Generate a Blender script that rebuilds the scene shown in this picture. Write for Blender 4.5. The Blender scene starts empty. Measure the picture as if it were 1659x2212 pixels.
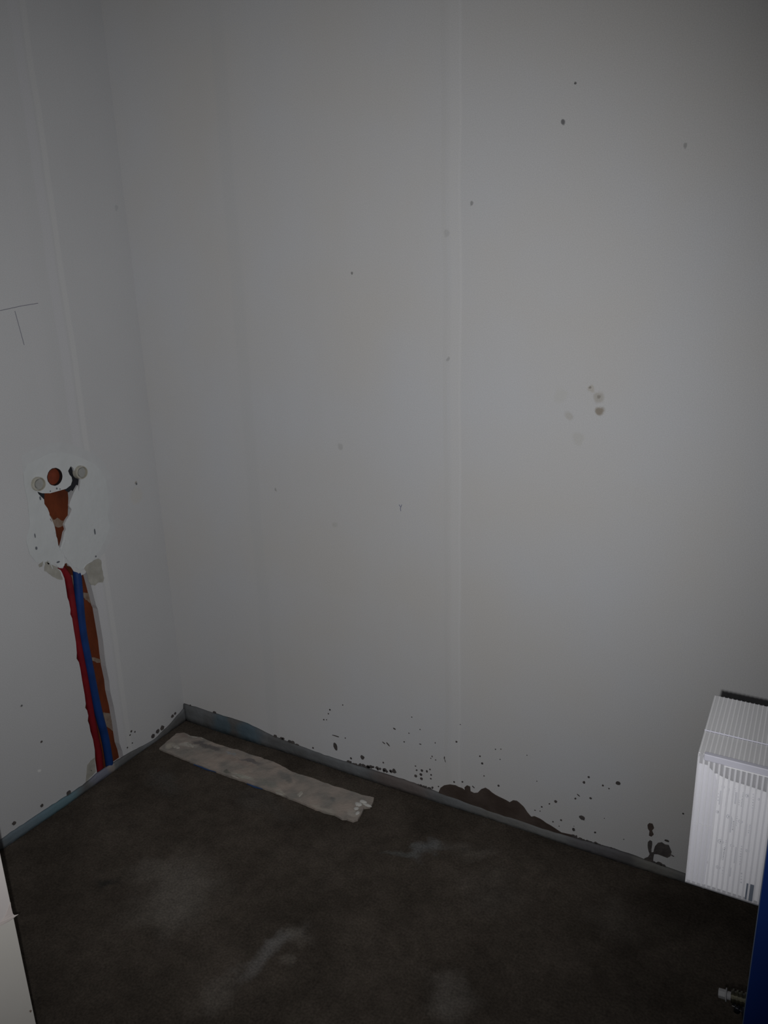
import bpy, bmesh, math, random
from mathutils import Vector, Matrix
from mathutils.geometry import tessellate_polygon
random.seed(7)
scn = bpy.context.scene
COL = scn.collection

# ------------------------------------------------------------------ camera
# World: the room corner is the origin, +X runs along the back wall,
# -Y runs along the left wall towards the camera, Z is up.
W, H, F = 1659.0, 2212.0, 1675.0
CAM = Vector((1.93605, -1.84808, 1.57))
AX = [Vector((0.8728766, 0.11731044, -0.47362928)),     # world X, Y, Z in camera coords (right, down, forward)
      Vector((0.487038, -0.26849467, 0.8310864)),
      Vector((-0.02967182, -0.95611133, -0.29149736))]
def ray(px, py):
    d = Vector((px - W/2, py - H/2, F)).normalized()
    return Vector((AX[0].dot(d), AX[1].dot(d), AX[2].dot(d)))
def hit(px, py, ax, v):                                  # point of the real plane axis=v seen at a pixel
    d = ray(px, py); t = (v - CAM[ax]) / d[ax]
    return CAM + d * t
def BW(px, py, y=0.0): return hit(px, py, 1, y)          # on the back wall
def LW(px, py, x=0.0): return hit(px, py, 0, x)          # on the left wall
def FL(px, py, z=0.0): return hit(px, py, 2, z)          # on the floor

cam = bpy.data.cameras.new('camera'); camo = bpy.data.objects.new('camera', cam); COL.objects.link(camo)
right = Vector((AX[0].x, AX[1].x, AX[2].x)); down = Vector((AX[0].y, AX[1].y, AX[2].y)); fwd = Vector((AX[0].z, AX[1].z, AX[2].z))
M = Matrix((right, -down, -fwd)).transposed().to_4x4(); M.translation = CAM
camo.matrix_world = M
cam.sensor_fit = 'VERTICAL'; cam.sensor_height = 24.0; cam.lens = F / H * 24.0
cam.clip_start = 0.01
scn.camera = camo

# ------------------------------------------------------------------ light
scn.view_settings.view_transform = 'Standard'; scn.view_settings.look = 'None'
scn.view_settings.gamma = 1; scn.view_settings.use_curve_mapping = False
scn.view_settings.exposure = 0.0
w = bpy.data.worlds.new('world'); scn.world = w; w.use_nodes = True
w.node_tree.nodes['Background'].inputs[0].default_value = (0.75, 0.85, 1.0, 1)
w.node_tree.nodes['Background'].inputs[1].default_value = 0.004
# the phone's flash: the one lamp of this dark room, a couple of centimetres beside the lens
fl = bpy.data.lights.new('flash', 'SPOT'); flo = bpy.data.objects.new('flash', fl); COL.objects.link(flo)
fl.energy = 66; fl.color = (1.0, 0.995, 0.99); fl.shadow_soft_size = 0.0035
fl.spot_size = math.radians(102); fl.spot_blend = 1.0
flo.location = CAM + right * -0.016 + down * 0.012
flo.rotation_euler = ray(610, 990).to_track_quat('-Z', 'Y').to_euler()

# ------------------------------------------------------------------ materials
def lin(c): return tuple(((v/255)/12.92 if v/255 <= .04045 else ((v/255+.055)/1.055)**2.4) for v in c)
def mat(name, col, rough=0.8, spec=0.3, noise=None, bump=None, metal=0, trans=0):
    m = bpy.data.materials.new(name); m.use_nodes = True; nt = m.node_tree; b = nt.nodes['Principled BSDF']
    b.inputs['Roughness'].default_value = rough; b.inputs['Specular IOR Level'].default_value = spec
    b.inputs['Metallic'].default_value = metal
    b.inputs['Base Color'].default_value = (*col, 1)
    tc = nt.nodes.new('ShaderNodeTexCoord')
    if noise:                                            # (scale, second colour, low, high, [stretch])
        n = nt.nodes.new('ShaderNodeTexNoise'); n.inputs['Scale'].default_value = noise[0]; n.inputs['Detail'].default_value = 6
        mp = nt.nodes.new('ShaderNodeMapping'); mp.inputs['Scale'].default_value = noise[4] if len(noise) > 4 else (1, 1, 1)
        nt.links.new(tc.outputs['Object'], mp.inputs['Vector']); nt.links.new(mp.outputs[0], n.inputs['Vector'])
        r = nt.nodes.new('ShaderNodeValToRGB'); r.color_ramp.elements[0].position = noise[2]; r.color_ramp.elements[1].position = noise[3]
        r.color_ramp.elements[0].color = (*col, 1); r.color_ramp.elements[1].color = (*noise[1], 1)
        nt.links.new(n.outputs['Fac'], r.inputs['Fac']); nt.links.new(r.outputs[0], b.inputs['Base Color'])
    if bump:                                             # (scale, strength, distance)
        n2 = nt.nodes.new('ShaderNodeTexNoise'); n2.inputs['Scale'].default_value = bump[0]; n2.inputs['Detail'].default_value = 8
        nt.links.new(tc.outputs['Object'], n2.inputs['Vector'])
        bp = nt.nodes.new('ShaderNodeBump'); bp.inputs['Strength'].default_value = bump[1]; bp.inputs['Distance'].default_value = bump[2]
        nt.links.new(n2.outputs['Fac'], bp.inputs['Height']); nt.links.new(bp.outputs[0], b.inputs['Normal'])
    return m
def math_node(nt, op, *ins):
    n = nt.nodes.new('ShaderNodeMath'); n.operation = op
    for i, v in enumerate(ins):
        if isinstance(v, (int, float)): n.inputs[i].default_value = v
        else: nt.links.new(v, n.inputs[i])
    return n.outputs[0]
def mixcol(nt, fac, a, b):
    n = nt.nodes.new('ShaderNodeMix'); n.data_type = 'RGBA'
    if isinstance(fac, (int, float)): n.inputs[0].default_value = fac
    else: nt.links.new(fac, n.inputs[0])
    for s, v in ((6, a), (7, b)):
        if isinstance(v, tuple): n.inputs[s].default_value = (*v, 1)
        else: nt.links.new(v, n.inputs[s])
    return n.outputs[2]
def blobs(nt, tc_out, spots, col_in, wob=0.05, wscale=14):
    """irregular stains and painted shade; spots = (x, y, z, rx, ry, rz, angle_z, colour, strength, softness)"""
    nz = nt.nodes.new('ShaderNodeTexNoise'); nz.inputs['Scale'].default_value = wscale; nz.inputs['Detail'].default_value = 5
    nt.links.new(tc_out, nz.inputs['Vector'])
    sub = nt.nodes.new('ShaderNodeVectorMath'); sub.operation = 'SUBTRACT'; sub.inputs[1].default_value = (.5, .5, .5)
    nt.links.new(nz.outputs['Color'], sub.inputs[0])
    sc = nt.nodes.new('ShaderNodeVectorMath'); sc.operation = 'SCALE'; sc.inputs['Scale'].default_value = wob * 2
    nt.links.new(sub.outputs[0], sc.inputs[0])
    ad = nt.nodes.new('ShaderNodeVectorMath'); ad.operation = 'ADD'
    nt.links.new(tc_out, ad.inputs[0]); nt.links.new(sc.outputs[0], ad.inputs[1])
    cur = col_in
    for (x, y, z, rx, ry, rz, an, c, st, soft) in spots:
        mp = nt.nodes.new('ShaderNodeMapping'); mp.vector_type = 'TEXTURE'
        mp.inputs['Location'].default_value = (x, y, z); mp.inputs['Rotation'].default_value = (0, 0, an)
        mp.inputs['Scale'].default_value = (rx, ry, rz)
        nt.links.new(ad.outputs[0], mp.inputs['Vector'])
        ln = nt.nodes.new('ShaderNodeVectorMath'); ln.operation = 'LENGTH'; nt.links.new(mp.outputs[0], ln.inputs[0])
        mr = nt.nodes.new('ShaderNodeMapRange'); mr.interpolation_type = 'SMOOTHSTEP'
        mr.inputs['From Min'].default_value = 1 - soft; mr.inputs['From Max'].default_value = 1 + soft * .3
        mr.inputs['To Min'].default_value = st; mr.inputs['To Max'].default_value = 0
        nt.links.new(ln.outputs['Value'], mr.inputs['Value'])
        cur = mixcol(nt, mr.outputs[0], cur, c)
    return cur
def bands(nt, tc_out, axis, lines, cur):
    """vertical filler seams in the wall paint; lines = (position, half width, colour, strength)"""
    sp = nt.nodes.new('ShaderNodeSeparateXYZ'); nt.links.new(tc_out, sp.inputs[0])
    n = nt.nodes.new('ShaderNodeTexNoise'); n.inputs['Scale'].default_value = 3; nt.links.new(tc_out, n.inputs['Vector'])
    off = math_node(nt, 'MULTIPLY', math_node(nt, 'SUBTRACT', n.outputs['Fac'], .5), .02)
    p = math_node(nt, 'ADD', sp.outputs[axis], off)
    for pos, hw, c, st in lines:
        d = math_node(nt, 'ABSOLUTE', math_node(nt, 'SUBTRACT', p, pos))
        mr = nt.nodes.new('ShaderNodeMapRange'); mr.interpolation_type = 'SMOOTHSTEP'
        mr.inputs['From Min'].default_value = hw * .5; mr.inputs['From Max'].default_value = hw
        mr.inputs['To Min'].default_value = st; mr.inputs['To Max'].default_value = 0
        nt.links.new(d, mr.inputs['Value'])
        cur = mixcol(nt, mr.outputs[0], cur, c)
    return cur
def wall_mat(name, base, alt, axis, lines, spots):
    m = bpy.data.materials.new(name); m.use_nodes = True; nt = m.node_tree; b = nt.nodes['Principled BSDF']
    b.inputs['Roughness'].default_value = .85; b.inputs['Specular IOR Level'].default_value = .2
    tc = nt.nodes.new('ShaderNodeTexCoord')
    n = nt.nodes.new('ShaderNodeTexNoise'); n.inputs['Scale'].default_value = 2.2; n.inputs['Detail'].default_value = 5
    nt.links.new(tc.outputs['Object'], n.inputs['Vector'])
    r = nt.nodes.new('ShaderNodeValToRGB'); r.color_ramp.elements[0].position = .35; r.color_ramp.elements[1].position = .65
    r.color_ramp.elements[0].color = (*base, 1); r.color_ramp.elements[1].color = (*alt, 1)
    nt.links.new(n.outputs['Fac'], r.inputs['Fac'])
    c = bands(nt, tc.outputs['Object'], axis, lines, r.outputs[0])
    c = blobs(nt, tc.outputs['Object'], spots, c, .012, 30)
    # fine grain of rolled paint
    g = nt.nodes.new('ShaderNodeTexNoise'); g.inputs['Scale'].default_value = 420; g.inputs['Detail'].default_value = 2
    nt.links.new(tc.outputs['Object'], g.inputs['Vector'])
    gm = nt.nodes.new('ShaderNodeMapRange'); gm.inputs['From Min'].default_value = .3; gm.inputs['From Max'].default_value = .7
    gm.inputs['To Min'].default_value = .93; gm.inputs['To Max'].default_value = 1.05
    nt.links.new(g.outputs['Fac'], gm.inputs['Value'])
    sc = nt.nodes.new('ShaderNodeVectorMath'); sc.operation = 'SCALE'
    nt.links.new(c, sc.inputs[0]); nt.links.new(gm.outputs[0], sc.inputs['Scale'])
    nt.links.new(sc.outputs[0], b.inputs['Base Color'])
    n2 = nt.nodes.new('ShaderNodeTexNoise'); n2.inputs['Scale'].default_value = 6; n2.inputs['Detail'].default_value = 3
    mp = nt.nodes.new('ShaderNodeMapping'); mp.inputs['Scale'].default_value = (1, 1, .25)
    nt.links.new(tc.outputs['Object'], mp.inputs[0]); nt.links.new(mp.outputs[0], n2.inputs['Vector'])
    bp = nt.nodes.new('ShaderNodeBump'); bp.inputs['Strength'].default_value = .12; bp.inputs['Distance'].default_value = .02
    nt.links.new(n2.outputs['Fac'], bp.inputs['Height']); nt.links.new(bp.outputs[0], b.inputs['Normal'])
    return m

# ------------------------------------------------------------------ mesh helpers
def obj(name, bm, m, parent=None, smooth=False, bevel=0):
    me = bpy.data.meshes.new(name); bmesh.ops.remove_doubles(bm, verts=bm.verts, dist=1e-6)
    bmesh.ops.recalc_face_normals(bm, faces=bm.faces); bm.to_mesh(me); bm.free()
    for x in (m if isinstance(m, list) else [m]): me.materials.append(x)
    if smooth:
        for p in me.polygons: p.use_smooth = True
    o = bpy.data.objects.new(name, me); COL.objects.link(o)
    if parent:
        o.parent = parent; o.matrix_parent_inverse = Matrix.Translation(parent.location).inverted()
    if bevel:
        b = o.modifiers.new('bevel', 'BEVEL'); b.width = bevel; b.segments = 2; b.limit_method = 'ANGLE'
    return o
def thing(name, label, cat, loc=(0, 0, 0), group=None):
    o = bpy.data.objects.new(name, None); COL.objects.link(o); o.location = loc
    tag(o, label, cat, group); return o
def tag(o, label, cat=None, group=None):
    o['label'] = label
    if cat: o['category'] = cat
    if group: o['group'] = group
def box(bm, x0, x1, y0, y1, z0, z1):
    v = [bm.verts.new(p) for p in ((x0,y0,z0),(x1,y0,z0),(x1,y1,z0),(x0,y1,z0),(x0,y0,z1),(x1,y0,z1),(x1,y1,z1),(x0,y1,z1))]
    for f in ((0,1,2,3),(4,5,6,7),(0,1,5,4),(1,2,6,5),(2,3,7,6),(3,0,4,7)): bm.faces.new([v[i] for i in f])
def slab(bm, outer, holes, off):
    """solid plate: outline (with holes) of 3-D points, thickened by the vector off"""
    loops = [outer] + list(holes); pts = [p for l in loops for p in l]
    a = [bm.verts.new(p) for p in pts]; b = [bm.verts.new(Vector(p) + off) for p in pts]
    for t in tessellate_polygon([[Vector(p) for p in l] for l in loops]):
        bm.faces.new([a[i] for i in t]); bm.faces.new([b[i] for i in reversed(t)])
    s = 0
    for l in loops:
        n = len(l)
        for i in range(n):
            j = (i + 1) % n; bm.faces.new((a[s+i], a[s+j], b[s+j], b[s+i]))
        s += n
def rough_edge(pts, amp, step, closed=True, seed=1):
    """subdivide an outline and jitter it in its own plane"""
    r = random.Random(seed); out = []; n = len(pts)
    for i in range(n if closed else n - 1):
        p, q = Vector(pts[i]), Vector(pts[(i+1) % n]); k = max(1, int((q-p).length / step))
        for j in range(k):
            v = p.lerp(q, j / k)
            if j: v = v + Vector([(r.random()-.5) * 2 * amp if abs((q-p)[a]) > -1 else 0 for a in range(3)])
            out.append(v)
    if not closed: out.append(Vector(pts[-1]))
    return out
def flat(pts, ax, v):
    for p in pts: p[ax] = v
    return pts
def tube(bm, pts, r, seg=16, caps=True):
    P = [Vector(p) for p in pts]; rings = []
    up = Vector((0.31, 0.9, 0.3)).normalized()
    for i, p in enumerate(P):
        t = (P[min(i+1, len(P)-1)] - P[max(i-1, 0)]).normalized()
        a = t.cross(up).normalized(); b = t.cross(a).normalized()
        rr = r[i] if isinstance(r, (list, tuple)) else r
        rings.append([bm.verts.new(p + (a*math.cos(2*math.pi*k/seg) + b*math.sin(2*math.pi*k/seg)) * rr) for k in range(seg)])
    for i in range(len(P)-1):
        for k in range(seg):
            bm.faces.new((rings[i][k], rings[i][(k+1)%seg], rings[i+1][(k+1)%seg], rings[i+1][k]))
    if caps: bm.faces.new(rings[0]); bm.faces.new(rings[-1])
def catmull(pts, n=8):
    P = [Vector(p) for p in pts]; out = []
    for i in range(len(P)-1):
        p0, p1, p2, p3 = P[max(i-1,0)], P[i], P[i+1], P[min(i+2,len(P)-1)]
        for j in range(n):
            t = j/n
            out.append(.5*((2*p1)+(p2-p0)*t+(2*p0-5*p1+4*p2-p3)*t*t+(3*p1-p0-3*p2+p3)*t**3))
    out.append(P[-1]); return out
def circle(c, r, ax, n=32, amp=0):
    rr = random.Random(3); out = []
    for k in range(n):
        a = 2*math.pi*k/n; q = r*(1+amp*(rr.random()-.5)); d = [0,0,0]
        o = [i for i in range(3) if i != ax]; d[o[0]] = math.cos(a)*q; d[o[1]] = math.sin(a)*q
        out.append(Vector(c)+Vector(d))
    return out

# ------------------------------------------------------------------ the room
spots_back = []
for px, py, r, c, st in ((1296, 887, .0125, (.30,.25,.19), .8), (1292, 858, .015, (.42,.39,.33), .5), (1275, 840, .011, (.5,.46,.39), .5),
                         (1272, 838, .004, (.2,.18,.15), .6), (1294, 857, .005, (.25,.23,.2), .6), (1229, 900, .012, (.5,.48,.44), .5),
                         (1215, 263, .0068, (.16,.16,.17), .9), (1244, 178, .004, (.12,.12,.12), .9), (1249, 948, .018, (.55,.54,.5), .35),
                         (762, 588, .0045, (.2,.2,.2), .8), (735, 965, .009, (.45,.45,.45), .5), (596, 1058, .005, (.3,.3,.28), .6),
                         (967, 776, .006, (.35,.35,.35), .5), (724, 1134, .01, (.5,.5,.48), .4), (1019, 440, .005, (.2,.2,.2), .6),
                         (1480, 318, .005, (.3,.3,.3), .6), (965, 505, .008, (.45,.45,.45), .4), (1210, 855, .02, (.6,.6,.57), .35)):
    p = BW(px, py); spots_back.append((p.x, 0, p.z, r, .08, r*(1.0 if r < .013 else 1.1), 0, c, st, .45))
sx = BW(985, 1200).x
m_back = wall_mat('painted_plaster_back', (.655,.645,.635), (.655,.665,.69), 0,
                  [(sx, .020, (.70,.70,.705), .45), (sx+.012, .004, (.73,.73,.74), .4), (sx-.03, .008, (.62,.62,.62), .35), (BW(560,1200).x, .03, (.6,.61,.62), .3)], spots_back)
spots_left = []
for px, py, r, c, st in ((294, 1042, .006, (.3,.26,.22), .7), (48, 1524, .0045, (.1,.1,.1), .9), (295, 1070, .03, (.6,.57,.5), .3),
                         (78, 1185, .007, (.35,.36,.38), .7), (85, 1664, .005, (.9,.9,.9), .7), (252, 448, .008, (.45,.46,.48), .6)):
    p = LW(px, py); spots_left.append((0, p.y, p.z, .08, r, r, 0, c, st, .45))
m_left = wall_mat('painted_plaster_left', (.585,.59,.605), (.61,.615,.63), 1,
                  [(LW(115, 600).y, .02, (.64,.64,.67), .5), (LW(60, 600).y, .03, (.61,.61,.63), .4), (LW(265, 1500).y, .012, (.7,.7,.7), .4)], spots_left)
m_brick = mat('terracotta_brick', (.185,.046,.019), .9, .1, (16, (.10,.028,.014), .35, .7, (1,1,.6)), (60, .5, .004))

TOP = 2.7
bm = bmesh.new(); box(bm, -.12, 3.4, 0, .12, 0, TOP)
wall_back = obj('wall_back', bm, m_back); wall_back['kind'] = 'structure'

# left wall with the chased slot and holes cut through its plaster
Z2 = lambda X, Y: LW(80 + X/4.425, 1200 + Y/4.425)       # coordinates read from a close view of the slot
Z1 = lambda X, Y: LW(X/5.184, 940 + Y/5.184)             # and of the fittings above it
funnel = [Z1(*p) for p in ((415,632),(470,650),(560,650),(650,625),(740,600),(790,560),(806,510),(800,470),(775,440),(760,400),(790,345),(820,370),
                           (850,470),(897,500),(890,560),(880,630),(868,560),(845,600),(820,650),(800,700),(785,740),(778,790),(800,835),(785,890),(760,920),(740,950),
                           (718,1000),(735,1055),(715,1090),(700,1170),(680,1240),(665,1270),(650,1230),(640,1160),(615,1100),(605,1010),
                           (560,945),(550,870),(530,820),(495,770),(490,720),(470,700),(430,660))]
drain = circle(Z1(612, 466), .0265, 0, 36, .04)
slot = [Z2(*p) for p in ((262,38),(300,50),(330,75),(340,110),(375,125),(415,140),(440,125),(460,100),(470,130),(490,190),(512,270),(530,340),(545,400),
                         (565,480),(580,510),(595,600),(607,670),(622,760),(632,820),(645,950),(660,1060),(675,1130),(690,1200),(700,1300),(718,1380),(735,1450),(748,1530),(762,1610),
                         (775,1700),(790,1800),(815,1870))]
slot += [Vector((0, slot[-1].y + .002, .012)), Vector((0, Z2(575, 2060).y - .002, .012))]
slot += [Z2(*p) for p in ((570,2050),(555,1950),(552,1860),(535,1760),(510,1680),(500,1620),(485,1580),(490,1530),(478,1480),(460,1455),(466,1420),(455,1330),(432,1200),
                          (415,1090),(400,1020),(378,985),(380,930),(372,830),(350,700),(335,600),(318,560),(320,520),(305,440),(290,400),(275,300),(262,220),(240,165),(225,140),
                          (190,120),(215,105),(245,120),(262,95))]
for l in (funnel, drain, slot): flat(l, 0, 0.0)
outer = [Vector(p) for p in ((0,0,0),(0,0,TOP),(0,-2.6,TOP),(0,-2.6,0))]
bm = bmesh.new(); slab(bm, outer, [funnel, drain, slot], Vector((-.024, 0, 0)))
bmesh.ops.recalc_face_normals(bm, faces=bm.faces)
wall_left = obj('wall_left', bm, m_left); wall_left['kind'] = 'structure'
bm = bmesh.new(); box(bm, -.12, -.0242, -2.6, 0, 0, TOP)
brick = obj('brick_core', bm, m_brick, wall_left); brick['label'] = 'rust brown brick behind the plaster'
# pale mortar joints that cross the slot, smeared
m_joint = mat('old_mortar', (.30,.235,.19), .95, .1, (40, (.2,.13,.09), .4, .7), (90, .6, .003))
bm = bmesh.new()
for poly in (((440,355),(520,360),(528,420),(520,470),(490,440),(445,400)), ((520,975),(615,990),(625,1020),(590,1025),(525,1005)),
             ((630,1500),(700,1510),(715,1600),(725,1680),(690,1650),(640,1620)), ((300,180),(345,190),(350,300),(360,420),(375,560),(345,430),(320,300))):
    pts = flat(rough_edge([LW(80 + X/4.425, 1200 + Y/4.425, -.022) for X, Y in poly], .0015, .006, seed=len(poly)), 0, -.0242)
    # carried back to the brick face along the wall so it sits inside the slot
    slab(bm, pts, [], Vector((.0022, 0, 0)))
obj('mortar_joint', bm, m_joint, wall_left)
# rust brown face showing through the funnel-shaped hole, just behind the plaster
Z1d = lambda X, Y, x=-.007: LW(X/5.184, 940 + Y/5.184, x)
bm = bmesh.new()
slab(bm, [Z1d(*p) for p in ((440,640),(470,600),(690,590),(755,600),(765,700),(762,820),(758,900),(790,960),(770,1100),(720,1300),(620,1300),(560,1050),(470,860),(440,740))], [], Vector((-.003, 0, 0)))
o = obj('brick_face', bm, m_brick, wall_left); o['label'] = 'rust brown brick face in the funnel-shaped hole'
bm = bmesh.new(); pts = flat(rough_edge([Z1d(*p, -.0065) for p in ((560,900),(600,950),(640,925),(700,960),(735,945),(715,1010),(650,1035),(600,1015))], .0012, .006), 0, -.007)
slab(bm, pts, [], Vector((.0008, 0, 0))); obj('plaster_smudge', bm, m_joint, wall_left)

# filler spread round the fittings
m_fill = mat('fresh_filler', (.60,.625,.635), .8, .2, (9, (.645,.665,.68), .35, .7), (22, .5, .006))
m_bare = mat('scraped_plaster', (.36,.35,.315), .95, .1, (35, (.45,.44,.40), .4, .7), (70, .6, .003))
patch_out = [Z1(*p) for p in ((300,330),(430,260),(560,200),(700,190),(800,215),(900,250),(1010,300),(1120,390),(1190,520),(1210,700),(1200,860),(1230,1010),(1190,1150),
                              (1120,1290),(1070,1340),(1040,1400),(960,1450),(925,1495),(890,1510),(850,1480),(815,1470),(790,1430),(745,1385),(725,1395),(722,1450),(700,1490),(665,1490),(625,1450),(600,1440),(560,1500),
                              (510,1470),(470,1430),(400,1420),(330,1330),(290,1180),(330,1010),(320,860),(300,700),(270,560),(260,430))]
feather = flat(rough_edge([sum(patch_out, Vector())/len(patch_out) + (p - sum(patch_out, Vector())/len(patch_out))*1.13 for p in patch_out[:24]] + patch_out[24:], .005, .03, seed=15), 0, .0)
patch_out = flat(rough_edge(patch_out, .0045, .022, seed=5), 0, .0)
def grow(l, k):
    c = sum(l, Vector()) / len(l); return [c + (p - c) * k for p in l]
bm = bmesh.new(); slab(bm, feather, [funnel, drain], Vector((.0004, 0, 0)))
obj('thin_filler', bm, mat('thin_filler', (.58,.595,.61), .82, .2, (30, (.61,.625,.64), .35, .7)), wall_left)
bm = bmesh.new(); slab(bm, patch_out, [funnel, drain], Vector((.0010, 0, 0)))
o = obj('filler_patch', bm, m_fill, wall_left); o['label'] = 'paler bluish white filler spread round the pipe outlets'
# ridges of filler left by the trowel
bm = bmesh.new()
for path, r in ((((655,1260),(690,1300),(715,1400),(700,1470),(650,1470)), .004), (((735,1080),(720,1180),(690,1260),(700,1330),(740,1380)), .0035),
                (((500,1420),(530,1400),(560,1440),(590,1500)), .003), (((930,1500),(960,1450),(1040,1405)), .003), (((620,1440),(660,1480),(705,1480)), .003),
                (((450,690),(490,780),(540,880),(600,1010),(625,1130)), .0022), (((800,700),(775,790),(800,840),(740,960)), .0022)):
    pts = catmull([Z1(*p) for p in path], 6); tube(bm, flat(pts, 0, .0012), [r*.65*(.5+.5*math.sin(math.pi*(i+.6)/(len(pts)+.2))) for i in range(len(pts))], 8)
obj('filler_ridge', bm, m_fill, wall_left, smooth=True)
bm = bmesh.new()
for poly, sd in ((((500,1420),(560,1440),(640,1480),(680,1540),(700,1620),(640,1610),(560,1560),(495,1520)), 1),
                 (((940,1490),(960,1440),(1050,1400),(1100,1380),(1130,1400),(1140,1500),(1165,1600),(1150,1650),(1100,1650),(1060,1685),(1020,1680),(990,1640),(975,1560)), 2),
                 (((430,1450),(480,1410),(470,1470),(440,1480)), 3), (((515,1420),(545,1400),(565,1430),(540,1450)), 4)):
    pts = flat(rough_edge([Z1(*p) for p in poly], .0012, .007, seed=sd), 0, 0); slab(bm, pts, [], Vector((.0011, 0, 0)))
pts = flat(rough_edge([Z2(*p) for p in ((480,2000),(510,1960),(550,1930),(552,1990),(562,2060),(520,2110),(465,2165))], .001, .007, seed=8), 0, 0)
slab(bm, pts, [], Vector((.0011, 0, 0)))
o = obj('bare_patch', bm, m_bare, wall_left); o['label'] = 'beige scraped plaster beside the slot'
m_dark = mat('dark_mortar', (.085,.078,.077), .9, .15, (50, (.13,.115,.11), .4, .7), (120, .7, .004))
m_nick = mat('grey_nick', (.16,.17,.19), .9, .1)
bm = bmesh.new()
for x, y, a, b in ((632,597,.0026,.0032),(560,627,.002,.002),(668,603,.002,.002),(1058,1080,.0028,.010),(388,1125,.0018,.007),(403,1265,.0035,.005),(447,705,.003,.006),(648,1420,.006,.003),(1070,1357,.003,.003),(1525,545,.003,.004)):
    c = Z1(x, y); slab(bm, [Vector((.0014, c.y + a*math.cos(t*math.pi/5), c.z + b*math.sin(t*math.pi/5))) for t in range(10)], [], Vector((.0006, 0, 0)))
obj('filler_nick', bm, m_nick, wall_left)
# pencil lines
m_pencil = mat('pencil', (.22,.22,.27), .7, .3)
bm = bmesh.new()
for a, b in (((0,671),(46,661)), ((46,661),(82,655)), ((32,672),(43,712)), ((43,712),(52,745))):
    p, q = LW(*a), LW(*b); tube(bm, [Vector((.0002, p.y, p.z)), Vector((.0002, q.y, q.z))], .0009, 6)
obj('pencil_mark', bm, m_pencil, wall_left)
# mortar crumbs at the foot of the left wall
def splat(bm, c, r, ax, rz=None, th=.0012, seed=0, sgn=1, tilt=0.0):
    rr = random.Random(seed); n = 12 if r > .004 else 8; rz = rz or r; o = [i for i in range(3) if i != ax]; l = []
    for k in range(n):
        a = 2*math.pi*k/n; q = 1 + .28*(rr.random()-.5); u, v = r*math.cos(a)*q, rz*math.sin(a)*q
        u, v = u*math.cos(tilt)-v*math.sin(tilt), u*math.sin(tilt)+v*math.cos(tilt)
        d = [0,0,0]; d[o[0]] = u; d[o[1]] = v; l.append(Vector(c)+Vector(d))
    off = Vector((0,0,0)); off[ax] = th*sgn; slab(bm, l, [], off)
bm = bmesh.new()
for i, (x, y, r) in enumerate(((900,1680,.004),(935,1685,.003),(888,1715,.003),(910,1792,.0025),(863,1835,.003),(42,1780,.0035),(515,2055,.002))):
    splat(bm, Z2(x, y), r, 0, seed=i)
for i, (x, y, r) in enumerate(((372,1547,.006),(378,1541,.005),(350,1572,.009),(340,1580,.008),(330,1590,.008),(148,1713,.008),(30,1778,.006),(90,1740,.005))):
    splat(bm, LW(x, y), r, 0, seed=i+20, th=.002)
obj('mortar_spatter', bm, m_dark, wall_left)

# floor: dark rough screed
m = bpy.data.materials.new('screed'); m.use_nodes = True; nt = m.node_tree; b = nt.nodes['Principled BSDF']
b.inputs['Roughness'].default_value = .93; b.inputs['Specular IOR Level'].default_value = .12
tc = nt.nodes.new('ShaderNodeTexCoord')
n = nt.nodes.new('ShaderNodeTexNoise'); n.inputs['Scale'].default_value = 4.5; n.inputs['Detail'].default_value = 9; n.inputs['Roughness'].default_value = .62
nt.links.new(tc.outputs['Object'], n.inputs['Vector'])
r = nt.nodes.new('ShaderNodeValToRGB'); e = r.color_ramp.elements
e[0].position = .33; e[0].color = (.050,.041,.033, 1); e[1].position = .72; e[1].color = (.100,.083,.068, 1)
nt.links.new(n.outputs['Fac'], r.inputs['Fac'])
fs = []
pale = (.155,.138,.120)
def fspot(px, py, px2, py2, wid, st, c=pale, soft=.8):
    p, q = FL(px, py), FL(px2, py2); m_ = (p+q)/2; d = q-p
    fs.append((m_.x, m_.y, 0, max(d.length/2, .02), wid, .3, math.atan2(d.y, d.x), c, st, soft))
fspot(285, 1905, 470, 1960, .15, .8)
fspot(265, 1890, 400, 1875, .06, .45)
fspot(300, 2010, 480, 1960, .09, .35)
fspot(500, 2125, 655, 1995, .028, .75, (.180,.172,.165), .9)
fspot(600, 2040, 660, 2000, .045, .5)
fspot(420, 2200, 520, 2120, .03, .45)
fspot(615, 2085, 635, 2100, .025, .5)
fspot(800, 1842, 985, 1838, .02, .6, (.13,.135,.13), .7)
fspot(880, 1842, 960, 1838, .03, .6, (.15,.15,.15), .7)
fspot(960, 1836, 1080, 1845, .035, .45)
fspot(900, 2180, 1030, 2140, .085, .75, (.15,.135,.12), .8)
fspot(1000, 1900, 1150, 1960, .10, .25)
fspot(1250, 1970, 1400, 2000, .08, .22)
fspot(340, 1660, 380, 1720, .06, .35, (.10,.10,.095))
fspot(480, 1700, 640, 1770, .05, .22, (.10,.10,.095))
fspot(235, 1925, 250, 1900, .03, .7, (.03,.03,.028))
fspot(1330, 1930, 1640, 2010, .09, .55, (.028,.022,.018))  # dark shade below the box, put into the screed colour
c = blobs(nt, tc.outputs['Object'], fs, r.outputs[0], .09, 9)
n3 = nt.nodes.new('ShaderNodeTexNoise'); n3.inputs['Scale'].default_value = 26; n3.inputs['Detail'].default_value = 7; n3.inputs['Roughness'].default_value = .7
nt.links.new(tc.outputs['Object'], n3.inputs['Vector'])
m3 = nt.nodes.new('ShaderNodeMapRange'); m3.inputs['From Min'].default_value = .3; m3.inputs['From Max'].default_value = .7
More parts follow.
